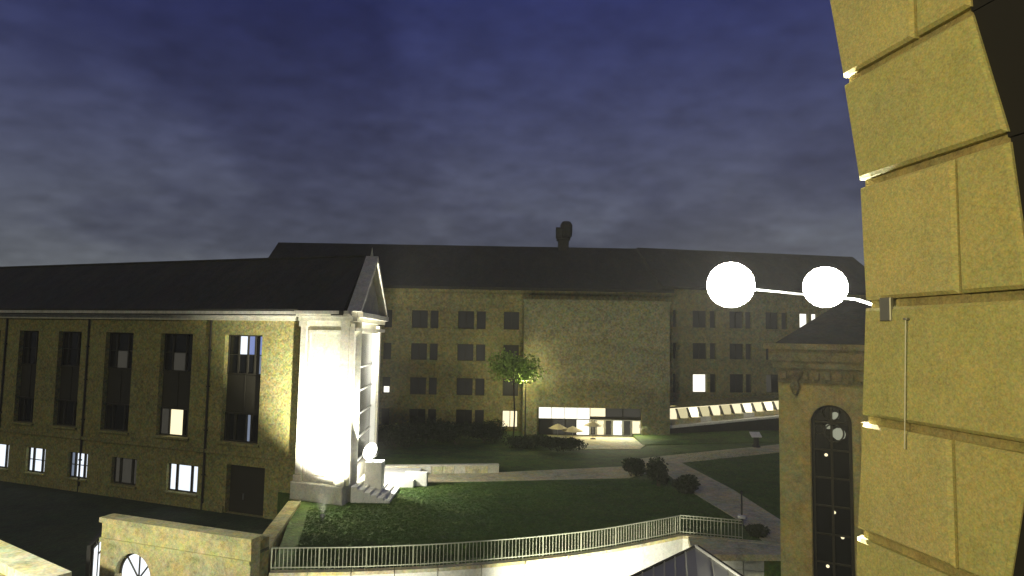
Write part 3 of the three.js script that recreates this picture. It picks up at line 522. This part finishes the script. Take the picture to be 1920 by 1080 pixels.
// ---------------------------------------------------------------- court edge: railing, retaining wall
{
  const top = railPts.map((p) => p.clone());
  const rw = thing('retaining_wall', 'curved white retaining wall below the railing, brightly lit', 'wall', V(0, 0, 0));
  const all = [...railPts, railPts2[1], railPts2[2], onY(1480, 1020, 0)];
  for (let i = 0; i < all.length - 1; i++) {
    const a = all[i], b = all[i + 1], t = b.clone().sub(a).normalize(), nrm = V(-t.z, 0, t.x).multiplyScalar(1), o = nrm.z > 0 ? nrm : nrm.negate();
    const P = (p, off, y) => V(p.x + o.x * off, y, p.z + o.z * off), g = t.clone().multiplyScalar(0.012);
    const a1 = a.clone().add(g), b1 = b.clone().sub(g);
    for (let k = 0; k < 3; k++) { const y0 = -1.3 * (k + 1) + 0.012 - 0.1, y1 = -1.3 * k - 0.012 - 0.1; mesh('panel', hull8([P(a1, 0.3, y0), P(b1, 0.3, y0), P(b1, 0.3, y1), P(a1, 0.3, y1)], [P(a1, 0.02, y0), P(b1, 0.02, y0), P(b1, 0.02, y1), P(a1, 0.02, y1)]), M.white, rw); }
    mesh('coping', hull8([P(a1, 0.36, -0.1), P(b1, 0.36, -0.1), P(b1, 0.36, 0.05), P(a1, 0.36, 0.05)], [P(a1, 0.012, -0.1), P(b1, 0.012, -0.1), P(b1, 0.012, 0.05), P(a1, 0.012, 0.05)]), M.paving, rw);
  }
  const fence = (name, pts, label, hgt, double) => {
    const r = thing(name, label, 'railing', V(0, 0, 0), 0, 'railings on the court edge');
    const curve = new THREE.CatmullRomCurve3(pts.map((p) => p.clone())), len = curve.getLength(), n = Math.round(len / 0.17);
    mesh('top_rail', new THREE.TubeGeometry(new THREE.CatmullRomCurve3(pts.map((p) => V(p.x, hgt, p.z))), 60, 0.03, 6), M.rail, r);
    if (double) mesh('top_rail', new THREE.TubeGeometry(new THREE.CatmullRomCurve3(pts.map((p) => V(p.x, hgt - 0.14, p.z))), 20, 0.025, 6), M.rail, r);
    mesh('bottom_rail', new THREE.TubeGeometry(new THREE.CatmullRomCurve3(pts.map((p) => V(p.x, 0.15, p.z))), 60, 0.025, 6), M.rail, r);
    for (let k = 0; k <= n; k++) { const p = curve.getPointAt(k / n); mesh(k % 12 ? 'baluster' : 'post', bar(V(p.x, 0.02, p.z), V(p.x, hgt, p.z), k % 12 ? 0.016 : 0.035, 5), M.rail, r); }
    return r;
  };
  fence('railing', railPts, 'long curved metal railing with thin balusters along the lawn edge', 0.98, false);
  fence('railing', railPts2, 'short straight railing with doubled top rail right of the bend', 1.0, true);
}
{ // dark post with a pale base by the diagonal path
  const p = onY(1391, 986, 0), t = thing('lamp_post', 'slim dark post with pale collar beside the diagonal path', 'post', p);
  mesh('shaft', lathe([[0.001, 0], [0.09, 0], [0.08, 0.3], [0.05, 0.5], [0.045, 1.75], [0.07, 1.78], [0.07, 1.9], [0.001, 1.95]], 10), M.dark, t);
  mesh('collar', lathe([[0.05, 0.42], [0.22, 0.44], [0.22, 0.56], [0.05, 0.6]], 12), M.frameWhite, t);
}
{ // pedestal with slanted plaque on the far lawn
  const p = onY(1418, 838, 0.3), t = thing('plaque_pedestal', 'small pedestal with slanted pale top on the far lawn', 'pedestal', p);
  mesh('pedestal', lathe([[0.001, 0], [0.4, 0], [0.4, 0.12], [0.26, 0.2], [0.26, 1.0], [0.001, 1.02]], 8), M.dark, t);
  mesh('plaque', bev(0.95, 0.1, 0.8, 0.02).rotateX(0.5).translate(-0.05, 1.15, 0), M.white, t);
}
// ---------------------------------------------------------------- strip wall left of the lawn
{
  const t = thing('boundary_wall', 'pale stone wall receding along the left end of the lawn', 'wall', V(0, 0, 0));
  const a = onY(446, 1082, 0.25), b = onY(552, 940, 0.25), dir = b.clone().sub(a), L = dir.length(); dir.normalize();
  a.addScaledVector(dir, -4); const side = V(-dir.z, 0, dir.x), n = 9, tot = L + 4;
  const Q = (s, w, y) => a.clone().addScaledVector(dir, s).addScaledVector(side, w).setY(y);
  for (let k = 0; k < n; k++) {
    const s0 = k * tot / n + 0.01, s1 = (k + 1) * tot / n - 0.01;
    mesh('coping', hull8([Q(s0, -0.35, 0.1), Q(s1, -0.35, 0.1), Q(s1, -0.35, 0.28), Q(s0, -0.35, 0.28)], [Q(s0, 0.4, 0.1), Q(s1, 0.4, 0.1), Q(s1, 0.4, 0.28), Q(s0, 0.4, 0.28)]), M.stripStone, t);
    mesh('block', hull8([Q(s0, -0.3, -4), Q(s1, -0.3, -4), Q(s1, -0.3, 0.1), Q(s0, -0.3, 0.1)], [Q(s0, 0.3, -4), Q(s1, 0.3, -4), Q(s1, 0.3, 0.1), Q(s0, 0.3, 0.1)]), M.lime, t);
  }
}
// ---------------------------------------------------------------- lower wing at the bottom left
{
  const o = atD(472, 1012, 20), LW = frame(V(o.x, 0, o.z), THREE.MathUtils.degToRad(-19)), H = (px, py, z = 0) => LW.hit(px, py, z);
  const lw = thing('low_stone_pavilion', 'low stone pavilion with a lit arched window at the bottom left', 'building', LW.origin, LW.turn);
  const xl = H(188, 1040).x, top = H(330, 999).y, c = H(248, 1084), r = H(282, 1082).x - H(214, 1082).x;
  const R = r / 2;
  mesh('wall', wallWithHoles(xl, 0, -4, top, [[c.x - R, c.x + R, c.y - 3, c.y, true]], 0.4), M.stripStone, lw);
  mesh('coping', span(xl - 0.05, 0.05, top, top + 0.16, -0.45, 0.08), M.stripStone, lw);
  mesh('string_course', span(xl, 0.02, top - 0.62, top - 0.5, 0, 0.08), M.stripStone, lw);
  mesh('side_wall', span(-0.4, 0, -4, top, -0.8, -0.401), M.lime, lw);
  mesh('flat_roof', span(xl, 0, top - 0.4, top - 0.3, -0.8, -0.401), M.asphalt, lw);
  const gs = new THREE.Shape(); gs.moveTo(-R, -3); gs.lineTo(-R, 0); gs.absarc(0, 0, R, Math.PI, 0, true); gs.lineTo(R, -3); gs.closePath();
  const w = mesh('arched_window', new THREE.TorusGeometry(R - 0.03, 0.04, 6, 24, Math.PI).translate(c.x, c.y, -0.2), M.frameDark, lw);
  mesh('pane', new THREE.ExtrudeGeometry(gs, { depth: 0.02, bevelEnabled: false }).translate(c.x, c.y, -0.3), M.litCoolBig, w);
  for (const a of [0.25, 0.5, 0.75]) mesh('glazing_bar', bar(V(c.x, c.y - 0.1, -0.25), V(c.x + Math.cos(Math.PI * a) * (R - 0.02), c.y + Math.sin(Math.PI * a) * (R - 0.02), -0.25), 0.028, 6), M.frameDark, w);
  mesh('glazing_bar', bar(V(c.x, c.y - 3, -0.25), V(c.x, c.y, -0.25), 0.028, 6), M.frameDark, w);
  // left return with a slanting lit window
  const A = V(xl, 0, 0), d = V(-0.62, 0, -0.78);
  const Q = (s, y, z = 0) => V(A.x + d.x * s + d.z * -z, y, A.z + d.z * s + d.x * z);
  const wallQ = (s0, s1, y0, y1, z0, z1) => hull8([Q(s0, y0, z0), Q(s1, y0, z0), Q(s1, y1, z0), Q(s0, y1, z0)], [Q(s0, y0, z1), Q(s1, y0, z1), Q(s1, y1, z1), Q(s0, y1, z1)]);
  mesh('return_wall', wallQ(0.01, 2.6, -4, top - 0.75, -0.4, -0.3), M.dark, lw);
  const sw = mesh('stair_window', wallQ(0.2, 1.7, -2, top - 0.85, -0.29, -0.26), M.frameDark, lw);
  mesh('pane', wallQ(0.3, 0.72, -2, top - 0.95, -0.25, -0.24), M.litCoolBig, sw); mesh('pane', wallQ(0.95, 1.4, -2, top - 1.35, -0.25, -0.24), M.litCoolBig, sw); mesh('pane', wallQ(0.95, 1.45, top - 1.25, top - 0.95, -0.25, -0.24), M.litCoolBig, sw);
}
{ // near flat roof with a pale coping
  const y = 4.4, a = onY(-60, 985, y), b = onY(135, 1072, y), t = thing('flat_roof_annex', 'dark flat roof with a broad pale coping in the bottom left corner', 'building', V(0, 0, 0));
  const dir = b.clone().sub(a).normalize(), side = V(-dir.z, 0, dir.x), s = side.z > 0 ? side : side.negate(), L = b.distanceTo(a), n = 5;
  const Q = (l, w, yy) => a.clone().addScaledVector(dir, l).addScaledVector(s, w).setY(yy);
  for (let k = 0; k < n; k++) { const l0 = k * L / n + 0.008, l1 = (k + 1) * L / n - 0.008; mesh('coping', hull8([Q(l0, 0, y - 0.25), Q(l1, 0, y - 0.25), Q(l1, 0, y), Q(l0, 0, y)], [Q(l0, 0.72, y - 0.25), Q(l1, 0.72, y - 0.25), Q(l1, 0.72, y), Q(l0, 0.72, y)]), M.paving, t); }
  mesh('wall', hull8([Q(0, 0.05, -4), Q(L, 0.05, -4), Q(L, 0.05, y - 0.25), Q(0, 0.05, y - 0.25)], [Q(0, 5, -4), Q(L, 5, -4), Q(L, 5, y - 0.6), Q(0, 5, y - 0.6)]), M.lime, t);
  mesh('roof', hull8([Q(0, 0.72, y - 0.59), Q(L, 0.72, y - 0.59), Q(L, 0.72, y - 0.3), Q(0, 0.72, y - 0.3)], [Q(0, 5, y - 0.59), Q(L, 5, y - 0.59), Q(L, 5, y - 0.3), Q(0, 5, y - 0.3)]), M.roofFelt, t);
}
// ---------------------------------------------------------------- seamed metal roof at the bottom centre
{
  const t = thing('seamed_roof_pavilion', 'standing seam metal roof with pale ridge rising at the bottom edge', 'building', V(0, 0, 0));
  const y = 1.4, P = atD(1303, 1026, 24), Lf = atD(1120, 1086, 22.3), Rt = atD(1410, 1090, 21.5);
  const A = P, B = Lf.clone(), C = Rt.clone();
  // two pitched faces meeting at the hip that runs from the peak to the right
  const N = atD(1330, 1300, 17), Lw = atD(960, 1190, 19.5), Rw = atD(1600, 1230, 19.5), dn = V(0, -0.25, 0);
  const solid = (p) => hull8(p, p.map((q) => q.clone().add(dn)));
  mesh('roof_face', solid([A, Lw, N, N.clone().lerp(Rw, 0.001)]), M.seam, t);
  mesh('roof_face', solid([A, N, Rw, Rw.clone().lerp(A, 0.001)]), M.seam, t);
  const lerp = (p, q, k) => p.clone().lerp(q, k);
  for (let k = 1; k <= 14; k++) { const s = lerp(A, Lw, k / 15), e = lerp(A, N, 0).lerp(N, 1).lerp(Lw, k / 15); mesh('seam', bar(s.clone().add(V(0, 0.02, 0)), e.clone().add(V(0, 0.02, 0)), 0.03, 5), M.seamLight, t); }
  for (let k = 1; k <= 7; k++) { const s = lerp(A, Rw, k / 8), e = N.clone().lerp(Rw, k / 8); mesh('seam', bar(s.clone().add(V(0, 0.02, 0)), e.clone().add(V(0, 0.02, 0)), 0.02, 5), M.seamLight, t); }
  mesh('eave_trim', bar(A.clone().add(V(0, 0.03, 0)), Lw.clone().add(V(0, 0.03, 0)), 0.05, 6), M.dark, t);
  mesh('verge_trim', bar(A.clone().add(V(0, 0.05, 0)), Rw.clone().add(V(0, 0.05, 0)), 0.05, 6), M.frameWhite, t);
  mesh('verge_trim', bar(A.clone().add(V(0.15, 0.0, -0.12)), Rw.clone().add(V(0.15, 0.0, -0.12)), 0.045, 6), M.dark, t);
  mesh('wall', [hull8([A, Lw, Lw.clone().setY(-4), A.clone().setY(-4)].map((p) => p.clone().add(V(0, -0.26, 0))), [A, Lw, Lw.clone().setY(-4), A.clone().setY(-4)].map((p) => p.clone().add(V(0, -0.26, 0.2))))], M.lime, t);
}
// ---------------------------------------------------------------- umbrellas on the terrace
[[1046, 799, 1.0, 'leftmost pale parasol on the terrace before the lit entrance'], [1074, 804, 1.15, 'middle parasol, the lowest of the three on the terrace'], [1112, 794, 1.0, 'rightmost pale parasol on the terrace near the glass doors']].forEach(([px, py, r, label]) => {
  const p = atD(px, py, 66.5), t = thing('parasol', label, 'umbrella', V(p.x, 0.04, p.z), 0, 'parasols on the terrace');
  mesh('canopy', new THREE.ConeGeometry(r, 0.5, 8, 1, true).translate(0, p.y, 0), M.canvas, t);
  mesh('pole', bar(V(0, 0, 0), V(0, p.y + 0.2, 0), 0.03), M.metal, t);
  mesh('base', lathe([[0.001, 0], [0.3, 0], [0.28, 0.08], [0.001, 0.1]], 10), M.dark, t);
});
{ // turf: tufts nobody could count
  const v = []; for (let k = 0; k < 7; k++) { const a = rr(0, 6.28), w = 0.006, h = rr(0.04, 0.09), lx = rr(-0.06, 0.06), lz = rr(-0.06, 0.06), ox = rr(-0.08, 0.08), oz = rr(-0.08, 0.08); v.push(ox - w * Math.cos(a), 0, oz - w * Math.sin(a), ox + w * Math.cos(a), 0, oz + w * Math.sin(a), ox + lx, h, oz + lz); }
  const g = new THREE.BufferGeometry(); g.setAttribute('position', new THREE.BufferAttribute(new Float32Array(v), 3)); g.computeVertexNormals();
  const N = 45000, im = new THREE.InstancedMesh(g, leaf(1, 1, 1), N), m4 = new THREE.Matrix4(), col = new THREE.Color();
  const blocked = (px, py) => px < 745 && py < 928 || px < 650 && py < 952 || onY(px, py, 0).x < stripFar.x + 0.9 + (onY(px, py, 0).z - stripFar.z) * (stripNear.x - stripFar.x) / (stripNear.z - stripFar.z) || px > 1228 && py - 868 > (px - 1290) * 0.62 && py - 868 < (px - 1220) * 0.62 + 8 || py < 910 - (px - 640) * 0.02 && px < 1240;
  for (let i = 0; i < N; i++) {
    let px, py; do { px = rr(490, 1470); py = rr(848, 1062); } while (blocked(px, py) || py > 1066 - Math.max(0, px - 700) * 0.11 - Math.max(0, px - 1275) * 0.1);
    const p = onY(px, py, 0); m4.makeRotationY(rr(0, 6.28)).scale(V(rr(0.8, 1.6), rr(0.6, 1.5), rr(0.8, 1.6))).setPosition(p.x, 0, p.z); im.setMatrixAt(i, m4);
    const k = rr(0.6, 1.5), y = rr(0.7, 1.2); im.setColorAt(i, col.setRGB(0.05 * k * y, 0.1 * k, 0.009 * k));
  }
  im.name = 'grass'; im.userData = { kind: 'stuff', label: 'short mown grass of the court lawn', category: 'grass' }; scene.add(im);
}
// ---------------------------------------------------------------- planting
function foliage(n, rx, ry, rz, size, lumps) {
  const v = [], L = []; for (let k = 0; k < lumps; k++) { const a = rr(0, 6.28), u = rr(-0.6, 0.7), q = Math.sqrt(1 - u * u); L.push([rx * 0.5 * q * Math.cos(a), ry * 0.55 * u, rz * 0.5 * q * Math.sin(a), rr(0.38, 0.62)]); }
  for (let i = 0; i < n; i++) {
    const l = L[i % L.length], a = rr(0, 6.28), u = rr(-1, 1), q = Math.sqrt(1 - u * u), k = l[3] * Math.pow(rnd(), 0.4);
    const c = V(l[0] + rx * k * q * Math.cos(a), l[1] + ry * k * u, l[2] + rz * k * q * Math.sin(a));
    const d1 = V(rr(-1, 1), rr(-1, 1), rr(-1, 1)).normalize(), d2 = V(rr(-1, 1), rr(-1, 1), rr(-1, 1)).cross(d1).normalize(), s = size * rr(0.6, 1.3);
    const p = [c.clone().addScaledVector(d1, -s), c.clone().addScaledVector(d2, s * 0.5), c.clone().addScaledVector(d1, s), c.clone().addScaledVector(d2, -s * 0.5)];
    for (const k2 of [0, 1, 2, 0, 2, 3]) v.push(p[k2].x, p[k2].y, p[k2].z);
  }
  const g = new THREE.BufferGeometry(); g.setAttribute('position', new THREE.BufferAttribute(new Float32Array(v), 3)); return g;
}
function shrub(px, py, rx, ry, label, n = 2600, group = 'shrubs round the court', mat = M.leafDark) {
  const p = onY(px, py, 0), t = thing('shrub', label, 'shrub', p, 0, group);
  mesh('foliage', foliage(n, rx, ry, rx * 0.8, 0.11, 9).translate(0, ry * 0.85, 0), mat, t);
  for (let k = 0; k < 3; k++) mesh('stem', bar(V(rr(-0.1, 0.1), 0, rr(-0.1, 0.1)), V(rr(-0.4, 0.4) * rx, ry, rr(-0.3, 0.3)), 0.03, 5), M.bark, t);
}
shrub(1182, 893, 1.3, 0.8, 'low dark shrub left of the fork in the paths');
shrub(1235, 912, 0.95, 1.15, 'tallest dark shrub, at the start of the diagonal path');
shrub(1283, 926, 1.0, 0.75, 'dark rounded shrub on the lawn edge of the diagonal path');
shrub(1418, 1005, 0.7, 0.35, 'small green shrub by the end of the short railing', 1200);
for (const [px, py, rx, ry, l] of [[742, 838, 2.4, 1.5, 'dark hedge mound beside the ground floodlight'], [800, 832, 2.6, 1.5, 'dark hedge mound below the second window bay'], [856, 834, 2.5, 1.4, 'dark hedge mound between the two window bays'], [908, 830, 2.4, 1.4, 'dark hedge mound left of the small lit window'], [990, 838, 2.6, 0.8, 'low dark hedge mound before the entrance glass'], [1050, 846, 2.4, 0.8, 'low dark hedge mound below the parasols']]) shrub(px, py, rx, ry, l, 3600, 'hedge mounds before the far block');
{ // small tree with a green crown before the far block
  const b = onY(962, 828, 0), cr = atD(962, 690, -b.z), t = thing('small_tree', 'slender tree with a pale green crown before the far block', 'tree', b);
  mesh('trunk', new THREE.TubeGeometry(new THREE.CatmullRomCurve3([V(0, 0, 0), V(0.1, (cr.y) * 0.4, 0), V(-0.05, cr.y * 0.75, 0.1), V(0, cr.y, 0)]), 12, 0.09, 6), M.bark, t);
  for (let k = 0; k < 5; k++) mesh('limb', bar(V(0, cr.y * 0.78 + k * 0.12, 0), V(Math.cos(k * 1.3) * 1.3, cr.y + rr(-0.3, 0.5), Math.sin(k * 1.3) * 1.0), 0.035, 5), M.bark, t);
  mesh('crown', foliage(2600, 3.0, 2.5, 2.2, 0.17, 16).translate(0, cr.y, 0), M.leafGreen, t);
}
{ // globe lamp beside the tree
  const b = onY(986, 826, 0), p = atD(986, 712, -b.z + 0.5), t = thing('globe_lamp', 'small globe lamp on a thin post beside the slender tree', 'lamp post', V(p.x, 0, p.z));
  mesh('post', lathe([[0.07, 0], [0.04, p.y], [0.001, p.y + 0.01]], 8), M.dark, t);
  mesh('globe', new THREE.SphereGeometry(0.16, 12, 8).translate(0, p.y + 0.16, 0), M.litWarm, t);
  const l = new THREE.PointLight(rgb(1, 0.92, 0.5), 60); l.position.set(p.x, p.y + 0.16, p.z); l.castShadow = true; l.shadow.radius = 6; scene.add(l);
}
// ---------------------------------------------------------------- lamps outside the frame whose light the photograph shows
{ // sodium lamp on a mast behind the eye, lighting the buttress and the chapel wing
  const p = V(-9, 13.5, 5), t = V(3, 10.2, -5), m = thing('yard_lamp_mast', 'sodium yard lamp on a tall steel mast', 'lamp post', V(p.x, 0, p.z));
  mesh('mast', lathe([[0.16, -4], [0.12, 4], [0.08, p.y - 0.2], [0.001, p.y - 0.18]], 12), M.metal, m);
  const dir = t.clone().sub(p).normalize(), q = new THREE.Quaternion().setFromUnitVectors(V(0, 1, 0), dir);
  mesh('lamp_head', lathe([[0.001, -0.4], [0.2, -0.38], [0.32, -0.03], [0.34, 0]], 16).applyQuaternion(q).translate(0, p.y, 0), M.metal, m);
  mesh('lens', lathe([[0.001, 0.05], [0.3, 0.0]], 16).applyQuaternion(q).translate(0, p.y, 0), M.sodium, m);
  spot(p.clone().addScaledVector(dir, 0.12), t, rgb(1, 0.83, 0.36), 410, 0.62, 0.8, 8);
}
{ // bulkhead lamps in the lower yard, lighting the retaining wall and the seamed roof
  for (const [x, y, z, I, tx, ty, tz, label] of [[-5.5, -1.4, -21.5, 260, -6.5, -0.6, -28, 'yard floodlight on a post before the left half of the white wall'], [3.5, -1.2, -23.5, 1000, 3.6, -1.0, -31, 'yard floodlight on a post before the right half of the white wall'], [-14.5, 7.6, -12.0, 420, -12, 4.0, -18.5, 'lamp on a post over the annex roof'], [7.5, 2.25, -20.3, 30, 7.0, 1.9, -23.5, 'lamp on a post beside the seamed roof']]) {
    const p = V(x, y, z), t = V(tx, ty, tz), m = thing('yard_lamp', label, 'lamp post', V(x, -4, z), 0, 'lamps of the lower yard');
    mesh('post', lathe([[0.08, 0], [0.05, y + 3.8], [0.001, y + 3.81]], 10), M.metal, m);
    const dir = t.clone().sub(p).normalize(), q = new THREE.Quaternion().setFromUnitVectors(V(0, 1, 0), dir);
    mesh('lamp_head', lathe([[0.001, -0.25], [0.12, -0.24], [0.2, -0.02], [0.2, 0]], 14).applyQuaternion(q).translate(0, y + 4, 0), M.metal, m);
    mesh('lens', lathe([[0.001, 0.03], [0.18, 0.0]], 14).applyQuaternion(q).translate(0, y + 4, 0), M.lamp, m);
    spot(p.clone().addScaledVector(dir, 0.1), t, rgb(1, 0.97, 0.8), I, 0.7, 1, 6);
  }
}
renderer.render(scene, camera);
